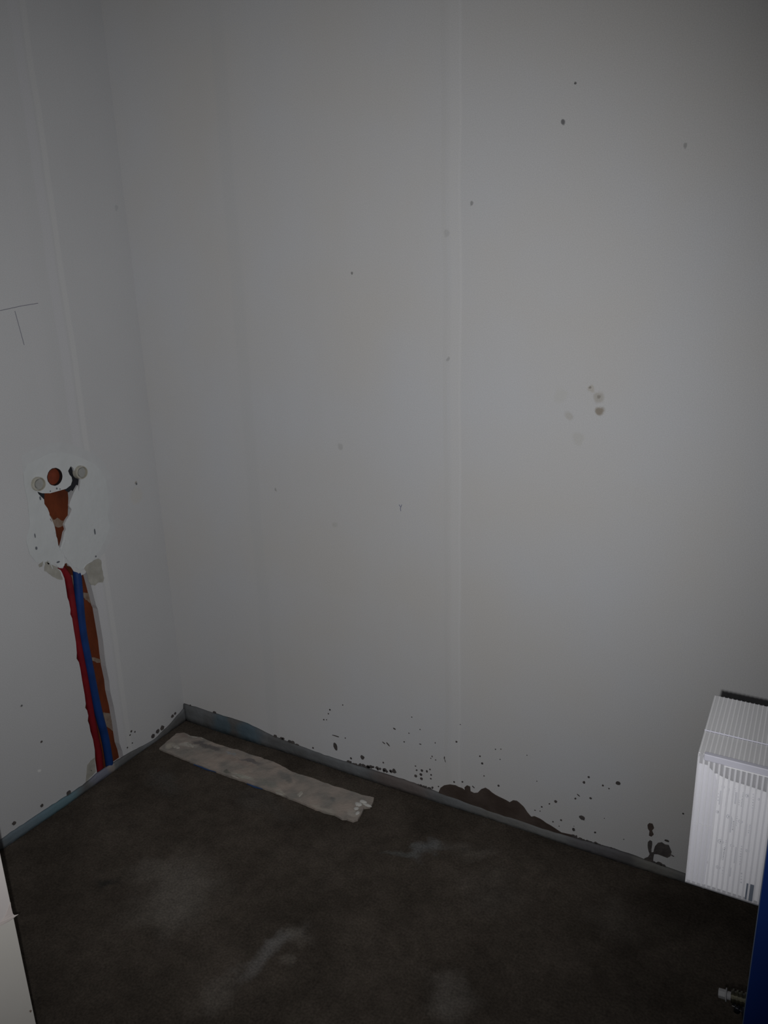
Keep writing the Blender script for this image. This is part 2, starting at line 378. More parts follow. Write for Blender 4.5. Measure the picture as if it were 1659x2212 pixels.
m3.inputs['To Min'].default_value = .80; m3.inputs['To Max'].default_value = 1.22; nt.links.new(n3.outputs['Fac'], m3.inputs['Value'])
s3 = nt.nodes.new('ShaderNodeVectorMath'); s3.operation = 'SCALE'; nt.links.new(c, s3.inputs[0]); nt.links.new(m3.outputs[0], s3.inputs['Scale']); c = s3.outputs[0]
g = nt.nodes.new('ShaderNodeTexNoise'); g.inputs['Scale'].default_value = 170; g.inputs['Detail'].default_value = 5
nt.links.new(tc.outputs['Object'], g.inputs['Vector'])
gm = nt.nodes.new('ShaderNodeMapRange'); gm.inputs['From Min'].default_value = .3; gm.inputs['From Max'].default_value = .7
gm.inputs['To Min'].default_value = .72; gm.inputs['To Max'].default_value = 1.28
nt.links.new(g.outputs['Fac'], gm.inputs['Value'])
sc = nt.nodes.new('ShaderNodeVectorMath'); sc.operation = 'SCALE'; nt.links.new(c, sc.inputs[0]); nt.links.new(gm.outputs[0], sc.inputs['Scale'])
nt.links.new(sc.outputs[0], b.inputs['Base Color'])
bp = nt.nodes.new('ShaderNodeBump'); bp.inputs['Strength'].default_value = .3; bp.inputs['Distance'].default_value = .004
nt.links.new(g.outputs['Fac'], bp.inputs['Height'])
bp2 = nt.nodes.new('ShaderNodeBump'); bp2.inputs['Strength'].default_value = .5; bp2.inputs['Distance'].default_value = .03
nt.links.new(n.outputs['Fac'], bp2.inputs['Height']); nt.links.new(bp.outputs[0], bp2.inputs['Normal'])
nt.links.new(bp2.outputs[0], b.inputs['Normal'])
bm = bmesh.new(); box(bm, -.12, 3.4, -2.6, .12, -.08, 0)
floor = obj('floor', bm, m); floor['kind'] = 'structure'

# ------------------------------------------------------------------ mortar on the back wall
m_smear = mat('brown_mortar', (.070,.052,.044), .92, .12, (14, (.105,.082,.072), .4, .7), (60, .6, .004))
B6 = lambda X, Y: BW(640 + X/3.253, 1480 + Y/3.253)
B7 = lambda X, Y: BW(1050 + X/3.687, 1600 + Y/3.687)
def bpatch(bm, pts, amp=.0018, step=.012, th=.0022, seed=1):
    l = flat(rough_edge(pts, amp, step, seed=seed), 1, 0.0); slab(bm, l, [], Vector((0, -th, 0)))
bm = bmesh.new()
bpatch(bm, [B6(1005,745), B6(1015,720), B6(1040,703), B6(1080,697), B6(1120,703), B6(1165,722), B6(1190,740), B6(1185,715), B6(1200,703), B6(1222,712),
            B6(1225,745), B6(1250,757), B6(1275,755), B6(1300,730), B6(1330,720), B6(1355,735), B6(1400,770), B6(1450,795), B6(1500,822), B6(1525,808), B6(1550,812),
            B7(262,490), B7(300,525), B7(330,570), B7(360,605), B7(385,600), B7(430,620), B7(480,655), B7(540,690), B7(600,730), B7(645,740), B7(683,748), B7(688,775),
            B7(640,790), B7(500,745), B7(380,680), B7(200,620), B7(0,560), B6(1300,920), B6(1100,840), B6(1000,780)], .0014, .010, .004, 3)
o = obj('mortar_smear', bm, m_smear, wall_back); o['label'] = 'long brown mortar smear low on the wall'
bm = bmesh.new()
bpatch(bm, [B7(*p) for p in ((1345,840),(1370,812),(1400,808),(1425,825),(1455,830),(1465,855),(1478,885),(1470,915),(1445,928),(1410,915),(1370,900),(1340,898),
                             (1333,930),(1330,965),(1300,985),(1265,970),(1262,935),(1290,925),(1305,900),(1290,850),(1290,805),(1305,792),(1322,800),(1320,850),(1318,890),(1335,885))], .0010, .008, .003, 4)
o = obj('mortar_blot', bm, m_dark, wall_back); o['label'] = 'dark forked mortar blot near the wall foot'
bm = bmesh.new()
bpatch(bm, [B7(*p) for p in ((1287,668),(1300,655),(1325,660),(1338,695),(1322,712),(1335,745),(1318,760),(1298,750),(1303,715),(1290,695))], .0008, .006, .003, 6)
o = obj('mortar_drip', bm, m_smear, wall_back); o['label'] = 'small hourglass-shaped mortar drip'
bm = bmesh.new()
sp6 = ((275,430,.007,.0145,.2),(278,357,.014,.0018,0),(465,507,.007,.008,0),(385,514,.004,.004,0),(118,440,.0035,.0035,0),(237,173,.003,.003,0),(226,200,.0025,.0025,0),(194,242,.0028,.0028,0),(213,243,.002,.002,0),
       (327,139,.0022,.0022,0),(345,371,.0022,.0022,0),(690,306,.005,.0022,-.4),(615,405,.006,.0016,-.5),(645,415,.009,.002,-.75),(612,544,.0028,.0028,0),(687,597,.0055,.0055,0),(840,638,.0052,.0052,0),(876,628,.0048,.0048,0),(880,657,.005,.005,0),
       (883,600,.0042,.0045,0),(918,605,.0032,.004,0),(948,630,.003,.003,0),(946,657,.003,.0025,0),(846,597,.003,.003,0),(940,592,.0026,.0026,0),(838,568,.0026,.0018,0),(1126,397,.0032,.0032,0),(1041,510,.0018,.005,0),(1046,530,.001,.006,.3),
       (812,224,.0018,.0018,0),(870,311,.0018,.0018,0),(792,337,.002,.002,0),(759,398,.0024,.0024,0),(872,414,.004,.0014,0),(977,405,.0018,.0018,0),(1291,499,.0026,.0026,0),(1307,550,.0034,.0034,0),(1110,680,.003,.003,0),(1168,679,.003,.003,0),
       (1422,706,.0036,.0036,0),(1320,637,.002,.002,0),(1153,276,.0014,.0014,0),(980,525,.002,.002,0),(955,500,.0018,.003,.5),(946,514,.0018,.0018,0),(1000,712,.0025,.0025,0),(1400,450,.0018,.0018,0),(1438,449,.0018,.0018,0),(1245,715,.005,.0016,-.6))
for i, (x, y, a, b_, t) in enumerate(sp6): splat(bm, B6(x, y), a, 1, b_, .0012, i, -1, t)
sp7 = ((1053,338,.0068,.0055,0),(781,331,.0038,.004,0),(818,289,.003,.003,0),(930,356,.0028,.003,0),(979,380,.0022,.002,0),(833,458,.0036,.003,0),(712,460,.0028,.003,0),(555,484,.0046,.004,0),(505,502,.0022,.0025,0),(444,526,.0026,.0026,0),
       (765,614,.0085,.0068,-.3),(697,707,.0042,.005,0),(598,632,.003,.003,0),(533,645,.0022,.0022,0),(868,730,.003,.0028,0),(735,433,.005,.0014,-.6),(1570,580,.0024,.0024,0),(1440,796,.0062,.003,-.1),(1097,785,.0014,.0014,0),(942,618,.0012,.0012,0),
       (430,560,.0016,.0016,0),(582,680,.0015,.0015,0),(405,322,.0014,.0014,0),(100,357,.003,.003,0),(326,115,.0014,.0014,0),(390,553,.0028,.0012,0),(1485,915,.0045,.0014,-.3),(700,680,.001,.001,0),(112,148,.0016,.0016,0))
for i, (x, y, a, b_, t) in enumerate(sp7): splat(bm, B7(x, y), a, 1, b_, .0012, i+90, -1, t)
# crumbs along the top of the edge strip
rr = random.Random(11)
for (x0, y0), (x1, y1), n_ in (((728,1641),(855,1667),26), ((890,1690),(935,1702),9), ((1235,1806),(1330,1838),30), ((1395,1858),(1435,1870),8), ((400,1524),(412,1524),5), ((455,1538),(470,1541),3), ((590,1586),(650,1610),6)):
    for k in range(n_):
        t = (k + rr.random()) / n_; splat(bm, BW(x0+(x1-x0)*t, y0+(y1-y0)*t + rr.uniform(-2, 3)), rr.uniform(.003, .008), 1, rr.uniform(.003, .006), .0035, 200+k, -1)
o = obj('mortar_spatter', bm, m_dark, wall_back); o['label'] = 'dark mortar specks splashed above the floor'
bm = bmesh.new()
for a, b_ in (((862,1090),(866,1096)), ((868,1090),(865,1098)), ((865,1098),(866,1104)), ((1465,1664),(1430,1664))):
    p, q = BW(*a), BW(*b_)
    if a[0] < 1400: tube(bm, [Vector((p.x, -.0002, p.z)), Vector((q.x, -.0002, q.z))], .0010, 6)
o = obj('scratch_mark', bm, mat('blue_scratch', (.22,.23,.33), .8, .2), wall_back)

# ------------------------------------------------------------------ edge insulation strips
m_foam = mat('grey_foam', (.17,.18,.19), .7, .3, (7, (.115,.115,.115), .4, .62), (40, .6, .006))
nt = m_foam.node_tree; tc = [n for n in nt.nodes if n.type == 'TEX_COORD'][0]; pb = nt.nodes['Principled BSDF']
prev = pb.inputs['Base Color'].links[0].from_socket
fsp = []
for p, rad, cc, st in ((BW(480,1545), .05, (.07,.13,.17), .6), (BW(540,1572), .06, (.07,.14,.19), .6), (LW(120,1735), .10, (.13,.24,.29), .75), (LW(60,1775), .10, (.15,.22,.27), .6),
                       (LW(215,1665), .05, (.21,.22,.29), .8), (LW(240,1665), .02, (.33,.29,.26), .7), (BW(1130,1775), .2, (.26,.26,.25), .45), (BW(870,1690), .12, (.14,.10,.085), .6), (BW(1290,1830), .10, (.11,.10,.11), .6), (BW(1420,1868), .07, (.25,.24,.21), .5)):
    fsp.append((p.x, p.y, .03, rad, rad*(1 if p.x < .01 else 1), .06, 0, cc, st, .5))
nt.links.new(blobs(nt, tc.outputs['Object'], fsp, prev, .02, 25), pb.inputs['Base Color'])
def strip(name, base, top, ax, label):
    """base: floor line pixels, top: wall line pixels; a soft strip with a rounded, wavy top"""
    bm = bmesh.new(); rr = random.Random(4); rings = []
    f = (lambda x, y: BW(x, y)) if ax == 1 else (lambda x, y: LW(x, y))
    run = 0 if ax == 1 else 1
    T = [f(*p) for p in top]
    key = sorted(((t[run], t.z) for t in T))
    def hz(s):
        if s <= key[0][0]: return key[0][1]
        for (a, za), (b_, zb) in zip(key, key[1:]):
            if a <= s <= b_: return za + (zb-za)*(s-a)/max(b_-a, 1e-6)
        return key[-1][1]
    N = 180; s0, s1 = (.0, 3.4) if ax == 1 else (-.0, -2.6)
    for i in range(N+1):
        s = s0 + (s1-s0)*i/N; h = hz(s) + rr.uniform(-.0012, .0012); th = .0085 + .002*math.sin(s*9) + rr.uniform(-.0005, .0005)
        prof = [(0.0005, 0.0), (th, 0.0), (th, h*.35), (th*.92, h*.75), (th*.6, h*.97), (.0005, h)]
        if ax == 1: rings.append([bm.verts.new((s, -o_, z_)) for o_, z_ in prof])
        else: rings.append([bm.verts.new((o_, s, z_)) for o_, z_ in prof])
    for i in range(N):
        for k in range(6):
            bm.faces.new((rings[i][k], rings[i][(k+1)%6], rings[i+1][(k+1)%6], rings[i+1][k]))
    bm.faces.new(rings[0]); bm.faces.new(rings[-1])
    o = obj(name, bm, m_foam, smooth=True); tag(o, label, 'edge strip'); return o
strip('edge_strip', None, ((405,1521),(480,1545),(530,1560),(590,1589),(700,1630),(773,1652),(870,1682),(947,1710),(1060,1750),(1186,1792),(1348,1839),(1475,1885)), 1,
      'grey foam edge strip along the foot of the wide back wall')
strip('edge_strip', None, ((0,1813),(83,1757),(144,1718),(183,1692),(210,1668),(271,1630),(332,1598),(370,1560),(403,1521)), 0,
      'bluish grey foam edge strip along the foot of the left wall, below the pipes')

# ------------------------------------------------------------------ plaster-smeared strip set in the floor
m_strip = mat('smeared_board', (.42,.355,.31), .9, .15, (15, (.29,.27,.245), .36, .64), (34, .8, .008))
top_out = [FL(300 + x/2.963, 1480 + y/2.963, .006) for x, y in ((130,405),(180,360),(240,310),(290,305),(330,325),(400,335),(470,365),(560,395),(650,420),(750,455),(860,490),(940,530),(980,555),(1060,580),(1150,610),(1230,640),
           (1300,660),(1380,685),(1430,705),(1505,720),(1500,745),(1480,780),(1440,785),(1430,810),(1400,860),(1370,870),(1330,855),(1300,855),(1250,825),(1180,810),(1080,770),(1000,735),(920,705),(860,680),(790,655),
           (700,625),(620,595),(560,575),(480,545),(400,515),(330,490),(250,455),(190,430))]
top_out = rough_edge(top_out, .0016, .012, seed=9)
for p in top_out: p.z = .0
bm = bmesh.new(); slab(bm, top_out, [], Vector((0, 0, .007)))
board = obj('board_strip', bm, m_strip, bevel=.0015)
tag(board, 'narrow plaster-smeared strip with ragged edges lying on the dark floor along the back wall', 'board')
# raised trowel smears and lumps on it
def lump(bm, c, rx, ry, h, ang=0, seed=0, n=18, rings=4):
    rr = random.Random(seed); jit = [1+.35*(rr.random()-.5) for _ in range(n)]; prev = None; topv = None
    for q in range(rings):
        u = q/rings; k = math.cos(u*math.pi/2)**.8; z = h*math.sin(u*math.pi/2)
        ring = []
        for i in range(n):
            a = 2*math.pi*i/n; x, y = rx*k*jit[i]*math.cos(a), ry*k*jit[i]*math.sin(a)
            ring.append(bm.verts.new((c[0]+x*math.cos(ang)-y*math.sin(ang), c[1]+x*math.sin(ang)+y*math.cos(ang), c[2]+z)))
        if prev:
            for i in range(n): bm.faces.new((prev[i], prev[(i+1)%n], ring[(i+1)%n], ring[i]))
        else: bm.faces.new(ring)
        prev = ring
    bm.faces.new(prev)
def S5(x, y, z=.0065): return FL(300 + x/2.963, 1480 + y/2.963, z)
nt = m_strip.node_tree; tc = [n for n in nt.nodes if n.type == 'TEX_COORD'][0]; pb = nt.nodes['Principled BSDF']
bsp = []
for (xa, ya, xb, yb, wd, cc, st) in ((340,365,540,430,.013,(.15,.14,.14),.85),(650,480,800,520,.012,(.16,.15,.155),.75),(560,440,620,460,.008,(.36,.38,.41),.6),(900,560,990,640,.018,(.20,.20,.19),.7),
        (555,560,580,570,.010,(.15,.15,.13),.8),(625,580,660,595,.010,(.13,.13,.11),.85),(1230,730,1260,745,.011,(.19,.19,.18),.7),(760,610,900,670,.016,(.28,.28,.25),.6),
        (180,400,240,400,.020,(.50,.46,.39),.8),(260,385,360,400,.012,(.55,.52,.47),.8),(250,315,330,345,.012,(.30,.24,.21),.7),(330,330,430,355,.005,(.55,.52,.47),.7),
        (590,565,740,625,.010,(.47,.46,.40),.75),(1020,720,1045,690,.007,(.52,.50,.44),.8),(880,685,930,705,.008,(.50,.47,.40),.7),(1100,770,1250,830,.010,(.46,.42,.36),.6),(430,345,620,410,.006,(.46,.40,.36),.6),
        (1080,620,1400,740,.020,(.36,.32,.285),.5),(1340,820,1400,850,.014,(.50,.45,.40),.7),(480,440,760,540,.012,(.38,.30,.26),.5)):
    p, q = FL(300 + xa/2.963, 1480 + ya/2.963), FL(300 + xb/2.963, 1480 + yb/2.963); m_ = (p+q)/2; d = q-p
    bsp.append((m_.x, m_.y, 0, d.length/2 + .006, wd, .3, math.atan2(d.y, d.x), cc, st, .55))
nt.links.new(blobs(nt, tc.outputs['Object'], bsp, pb.inputs['Base Color'].links[0].from_socket, .02, 38), pb.inputs['Base Color'])
m_lump = mat('pale_plaster', (.50,.47,.42), .9, .15, (50, (.40,.37,.33), .4, .65), (80, .8, .004))
for i, (x, y, rx, ry, h, a) in enumerate(((235,392,.020,.010,.004,-.1),(330,385,.020,.006,.003,-.3),(610,585,.018,.004,.003,-.1),(900,696,.018,.004,.003,0),(1037,700,.005,.014,.003,0))):
    bm = bmesh.new(); lump(bm, S5(x, y), rx, ry, h, a, i); obj('plaster_lump', bm, m_lump, board, smooth=True)
m_white = mat('white_plaster', (.62,.61,.58), .8, .2, None, (80, .6, .004))
bm = bmesh.new()
for i, (x, y, rx, ry, h) in enumerate(((1405,765,.013,.009,.005),(1435,748,.014,.007,.005),(1462,770,.015,.006,.004),(1392,790,.008,.008,.003),(1400,820,.006,.009,.003))): lump(bm, S5(x, y), rx, ry, h, 0, i+60)
o = obj('plaster_dab', bm, m_white, board, smooth=True); o['label'] = 'white plaster dab at the right end'
m_bluetape = mat('blue_film', (.03,.075,.20), .5, .4)
for (xa, ya, xb, yb) in ((350,510,520,566), (690,633,790,668)):
    bm = bmesh.new()
    p, q = S5(xa, ya, .001), S5(xb, yb, .001); nrm = Vector((q.y-p.y, p.x-q.x, 0)).normalized()*.005
    if nrm.y > 0: nrm = -nrm
    slab(bm, [p, (p+q)/2+nrm*.9, q, q-nrm*.4, p-nrm*.4], [], Vector((0,0,.002)))
    o = obj('blue_film', bm, m_bluetape, board); o['label'] = 'blue film showing along the front edge'

# ------------------------------------------------------------------ pipes in the slot, each with its capped outlet above
m_red = mat('red_conduit', (.22,.007,.013), .6, .3, (20, (.15,.005,.010), .4, .7), (40, .3, .002))
m_blue = mat('blue_conduit', (.008,.045,.20), .6, .3, (20, (.006,.032,.14), .4, .7), (40, .3, .002))
m_cap = mat('translucent_cap', (.46,.44,.37), .4, .5, (60, (.56,.54,.48), .4, .7))
m_capin = mat('grey_cap_inside', (.33,.335,.325), .45, .5, (40, (.4,.4,.38), .4, .7))
m_rubber = mat('black_fitting', (.012,.014,.02), .5, .4)
def P2(X, Y, x=-.018): return LW(80 + X/4.425, 1200 + Y/4.425, x)
def P1(X, Y, x=-.018): return LW(X/5.184, 940 + Y/5.184, x)
def corrug(path, r, n):
    pts = catmull(path, n); return pts
def pipe(name, mt, path, rad, cap_c, label, grp, bracket):
    t = thing(name, label, 'pipe', (-.018, path[0].y, .001), grp)
    bm = bmesh.new(); pts = catmull(path, 10)
    tube(bm, pts, rad, 20); obj('conduit', bm, mt, t, smooth=True)
    # wall outlet: ring, recessed plug disc, dark elbow behind
    bm = bmesh.new(); c = cap_c; n = 40; prof = [(.0205, -.015), (.0205, .010), (.0195, .0125), (.0178, .0125), (.0172, .006), (.0172, -.012)]
    rings = []
    for rr_, xx in prof:
        rings.append([bm.verts.new((xx, c.y + rr_*math.cos(2*math.pi*k/n), c.z + rr_*math.sin(2*math.pi*k/n))) for k in range(n)])
    for i in range(len(rings)-1):
        for k in range(n): bm.faces.new((rings[i][k], rings[i][(k+1)%n], rings[i+1][(k+1)%n], rings[i+1][k]))
    for k in range(n): bm.faces.new((rings[-1][k], rings[-1][(k+1)%n], rings[0][(k+1)%n], rings[0][k]))
    cap = obj('outlet_cap', bm, m_cap, t, smooth=False)
    bm = bmesh.new()
    for r0, xa, xb in ((.0171, .001, .0045), (.0125, .0045, .0095)):
        tube(bm, [Vector((xa, c.y, c.z)), Vector((xb, c.y, c.z))], r0, 32)
    obj('plug', bm, m_capin, cap)
    bm = bmesh.new(); tube(bm, [Vector((-.006, c.y, c.z)), Vector((-.022, c.y, c.z-.001))], .0165, 20)
    obj('elbow', bm, m_rubber, t, smooth=True)
    bm = bmesh.new(); slab(bm, [P1(*p, -.006) for p in bracket], [], Vector((-.004, 0, 0)))
    obj('bracket', bm, m_rubber, t)
    return t
BR = ((760,340),(800,320),(850,420),(905,500),(890,610),(835,640),(800,612),(770,640),(740,625),(720,600),(790,560),(810,510),(790,450),(750,420))
BL = ((395,600),(500,640),(495,725),(420,690))
RX = -.0125
redp = [Vector((RX, P2(600,2060,RX).y, .003)), P2(590,1900,RX), P2(560,1750,RX), P2(527,1580,RX), P2(493,1380,RX), P2(458,1180,RX), P2(420,980,RX), P2(378,750,RX), P2(342,500,RX), P2(312,300,RX), P2(272,170,RX),
        P1(520,1300,-.020), P1(430,1100,-.0225), P1(400,850,-.0225), P1(415,680,-.0225), P1(425,560,-.0225)]
pipe('red_pipe', m_red, redp, .0108, LW(80,1045), 'red conduit rising in the wall slot to the left capped outlet', 'water pipes in the wall slot', BL)
BX = -.0065
bluep = [Vector((BX, P2(690,1990,BX).y, .003)), P2(672,1860,BX), P2(640,1700,BX), P2(600,1550,BX), P2(560,1380,BX), P2(525,1200,BX), P2(488,1010,BX), P2(450,820,BX), P2(425,650,BX), P2(404,420,BX), P2(390,250,-.009), P2(382,150,-.013), P2(378,90,-.019),
         P1(850,1400,-.018), P1(835,1200,-.0205), P1(815,1000,-.0205), P1(800,850,-.0205), P1(805,720,-.0205), P1(830,600,-.0205), P1(880,480,-.0205), P1(890,420,-.0205)]
pipe('blue_pipe', m_blue, bluep, .0128, LW(172,1020), 'blue conduit rising in the wall slot to the right capped outlet', 'water pipes in the wall slot', BR)
# capped drain stub between the two outlets
c = Z1(612, 466)
t = thing('drain_stub', 'round rust orange drain stub in the wall between the two capped outlets', 'drain', (-.03, c.y, c.z))
m_or = mat('rust_orange_plastic', (.225,.045,.018), .6, .3, (30, (.16,.034,.015), .4, .7))
bm = bmesh.new(); n = 40
prof = [(.0262, -.034), (.0262, .0012), (.0248, .0012), (.0248, -.034)]
rings = [[bm.verts.new((xx, c.y+r_*math.cos(2*math.pi*k/n), c.z+r_*math.sin(2*math.pi*k/n))) for k in range(n)] for r_, xx in prof]
for i in range(3):
    for k in range(n): bm.faces.new((rings[i][k], rings[i][(k+1)%n], rings[i+1][(k+1)%n], rings[i+1][k]))
obj('pipe_rim', bm, mat('dark_rim', (.02,.016,.018), .6, .3), t)
bm = bmesh.new(); tube(bm, [Vector((-.033, c.y, c.z)), Vector((-.010, c.y, c.z))], .0247, 40); obj('stopper', bm, m_or, t)

# ------------------------------------------------------------------ white panel at the left
PY = -1.25
pe = hit(78, 2212, 1, PY); X1 = pe.x
m_panel = mat('white_panel', (.74,.715,.67), .6, .3, (3, (.79,.765,.73), .4, .65))
t = thing('white_panel', 'plain off-white panel standing at the lower left, torn film curling off its edge', 'panel', (X1-.02, PY-.3, 0))
bm = bmesh.new(); box(bm, X1-.04, X1, PY-.75, PY, 0, .93); obj('panel_board', bm, m_panel, t, bevel=.001)
# its lit face looks along +X; the film and its torn flap sit on that face
def U(X, Y, d=0): return hit(X/6.667, 1880 + Y/6.667, 0, X1 + .0005 + d)
def inside(p): p.y = min(p.y, PY - .0008); return p
m_film = mat('matt_film', (.75,.70,.69), .55, .3, (6, (.79,.745,.73), .4, .65))
film_edge = [inside(U(*q)) for q in ((138,450),(110,560),(80,640),(40,710),(0,750),(-400,900))]
XF = X1 + .0005
bm = bmesh.new(); slab(bm, [Vector((XF, film_edge[-1].y, .925)), Vector((XF, PY-.0008, .925))] + film_edge, [], Vector((.0004, 0, 0)))
fo = obj('film', bm, m_film, t); fo['label'] = 'thin pinkish film over the upper part'
P_ = [U(150,458,.001), U(160,530,.002), U(183,622,.004), U(205,645,.005), U(235,640,.006), U(265,632,.007), U(220,665,.006), U(180,700,.005), U(110,745,.004), U(40,780,.003), U(-30,820,.002),
      U(-30,765,.001), U(20,730,.001), U(60,680,.001), U(90,620,.001), U(115,555,.001)]
bm = bmesh.new(); slab(bm, P_, [], Vector((.0004, 0, 0)))
o = obj('film_flap', bm, mat('film_back', (.60,.54,.52), .6, .3), t); o['label'] = 'torn film flap with a pointed tip past the edge'
bm = bmesh.new()
for x, y, r in ((490,1985,.002), (460,1995,.0015), (475,2010,.0012)):
    q = inside(U(x, y)); splat(bm, Vector((X1+.0003, q.y-.004, q.z)), r, 0, r*.6, .0005, 2, 1)
obj('brown_speck', bm, mat('brown_speck', (.25,.19,.16), .8, .2), t)

# ------------------------------------------------------------------ box of twin-wall plastic at the right
SC = .49
BP = CAM + (BW(1547, 1503, -.03) - CAM) * SC               # rear top left corner of the box
FR = FL(1508, 1627, BP.z); BOT = BW(1478, 1903, FR.y)
x0, yb, yf, zt, zb = FR.x, BP.y, FR.y, BP.z, BOT.z
CR = FL(1523, 1578, zt).y
BWID = .30; x1 = x0 + BWID
Fp = lambda px, py, d=0: hit(px, py, 1, yf - d)
def plastic(name, col, alpha, rough=.35):
    m = bpy.data.materials.new(name); m.use_nodes = True; nt = m.node_tree; b = nt.nodes['Principled BSDF']
    b.inputs['Base Color'].default_value = (*col, 1); b.inputs['Roughness'].default_value = rough
    b.inputs['Alpha'].default_value = alpha; b.inputs['Specular IOR Level'].default_value = .4
    n = nt.nodes.new('ShaderNodeTexNoise'); n.inputs['Scale'].default_value = 60; tc = nt.nodes.new('ShaderNodeTexCoord')
    mp = nt.nodes.new('ShaderNodeMapping'); mp.inputs['Scale'].default_value = (1, .08, .08)
    nt.links.new(tc.outputs['Object'], mp.inputs[0]); nt.links.new(mp.outputs[0], n.inputs['Vector'])
    r = nt.nodes.new('ShaderNodeMapRange'); r.inputs['To Min'].default_value = alpha*.85; r.inputs['To Max'].default_value = min(1, alpha*1.15)
    nt.links.new(n.outputs['Fac'], r.inputs['Value']); nt.links.new(r.outputs[0], b.inputs['Alpha'])
    return m
m_skin = plastic('clear_plastic_skin', (.80,.80,.85), .24)
m_rib = plastic('plastic_rib', (.90,.90,.94), .62)
m_inner_shade = plastic('shaded_inner_plastic', (.22,.22,.24), .75)  # interior shade of the white box put into its plastic's colour
m_skin_t = plastic('clear_plastic_top', (.66,.66,.68), .62)
m_rib_t = plastic('plastic_rib_top', (.74,.74,.76), .85)
m_rim = plastic('plastic_rim', (.48,.48,.55), .9)
m_paper = mat('white_paper', (.90,.90,.93), .7, .2, (5, (.85,.85,.88), .4, .6))
t = thing('plastic_box', 'translucent white ribbed plastic box with a printed sheet inside, beside the blue panel', 'box', (x0+.1, (yb+yf)/2, zb))
pit = (Fp(1511.5, 1700) - Fp(1500, 1700)).x                # rib pitch along the front
bm = bmesh.new(); box(bm, x0, x1, yf, yf+.0006, zb, zt-.0)
fp = obj('front_sheet', bm, m_skin, t); fp['label'] = 'ribbed translucent front'
bm = bmesh.new(); k = 0
zr = Fp(1530, 1650).z
while x0 + k*pit < x1:
    x = x0 + k*pit; box(bm, x, x + pit*.36, yf+.0006, yf+.0036, zb, zr + .004); k += 1
obj('front_rib', bm, m_rib, fp)['kind'] = 'stuff'
# rim along the top front edge
bm = bmesh.new(); box(bm, x0+.006, x1, yf-.0012, yf+.0046, zr+.0035, zt+.0016)
rim = obj('front_rim', bm, m_rim, t, bevel=.0008); rim['label'] = 'smooth grey rim under the front top edge'
bm = bmesh.new(); box(bm, x0+.026, x1, yf-.0020, yf-.0010, zr+.0028, zr+.0036)
obj('rim_lip', bm, plastic('bright_edge', (.75,.75,.78), .95, .2), rim)
# top: two ribbed fields with a crease between
def top_field(name, ya, yb_, lab):
    bm = bmesh.new(); box(bm, x0, x1, ya, yb_, zt-.0006, zt)
    s = obj(name, bm, m_skin_t, t); s['label'] = lab
    bm = bmesh.new(); k = 0
    while x0 + k*pit*.9 < x1:
        x = x0 + k*pit*.9
        tube(bm, [Vector((x+pit*.25, ya+.0012, zt-.0004)), Vector((x+pit*.25, yb_-.0005, zt-.0004))], pit*.20, 12); k += 1
    r = obj('top_rib', bm, m_rib_t, s); r['kind'] = 'stuff'
top_field('top_front', yf, CR-.0012, 'narrow ribbed field in front of the crease')
top_field('top_rear', CR+.0012, yb, 'wide ribbed field behind the crease')
bm = bmesh.new(); tube(bm, [Vector((x0, CR, zt+.0006)), Vector((x1, CR, zt+.0006))], .0009, 8); obj('crease', bm, m_rim, t)
bm = bmesh.new(); box(bm, x0, x0+.0012, yf, yb, zb, zt-.0006); obj('side_wall', bm, m_rib, t)
bm = bmesh.new(); box(bm, x0, x1, yb-.001, yb, zb, zt-.0006)
k = 0
while x0 + k*pit*.9 < x1: tube(bm, [Vector((x0+(k+.28)*pit*.9, yb, zt-.012)), Vector((x0+(k+.28)*pit*.9, yb, zt+.0004))], pit*.2, 8); k += 1
obj('back_wall', bm, m_inner_shade, t)
bm = bmesh.new(); box(bm, x0, x1, yf, yb, zb-.0012, zb); obj('box_bottom', bm, m_inner_shade, t)
bm = bmesh.new()
fq = [Fp(*p, -.0040) for p in ((1509,1648),(1528,1653),(1545,1672),(1552,1700),(1536,1800),(1520,1919),(1480,1903))]
slab(bm, fq, [], Vector((0, .0004, 0)))
o = obj('inner_fold', bm, mat('milky_fold', (.60,.60,.66), .7, .2, (30, (.70,.70,.76), .4, .6, (1,.1,.05))), t); o['label'] = 'milky fold behind the left side of the front'
bm = bmesh.new()
pa, pb_ = Fp(1495, 1776, .0004), Fp(1538, 1787, .0004)
slab(bm, [pa, pb_, pb_ + Vector((0,0,.0006)), pa + Vector((0,0,.0006))], [], Vector((0, .0003, 0)))
obj('fold_line', bm, plastic('pale_fold', (.75,.75,.78), .6), fp)
# printed sheet inside the front, its top edge bowed
py_ = yf + .0044
Q = lambda px, py: hit(px, py, 1, py_)
bm = bmesh.new()
tops = [Q(*p) for p in ((1530,1672),(1548,1671),(1560,1678),(1580,1687),(1600,1693),(1625,1701),(1645,1708),(1659,1713),(1700,1728))]
zb2 = zb + .0004
pts = [Vector((tops[0].x-.002, py_, zb2))] + [Vector((p.x, py_, p.z)) for p in tops] + [Vector((x1-.004, py_, tops[-1].z)), Vector((x1-.004, py_, zb2))]
slab(bm, pts, [], Vector((0, .0004, 0)))
sheet = obj('leaflet', bm, m_paper, t); sheet['label'] = 'white leaflet printed in faint columns, behind the ribs'
m_ink = mat('grey_ink', (.20,.21,.25), .8, .1); m_ink2 = mat('pale_grey_ink', (.50,.51,.56), .8, .1)
bmi = bmesh.new(); bmp = bmesh.new(); rr = random.Random(21)
Z6 = lambda X, Y: Q(1480 + X/6.32, 1640 + Y/6.32)
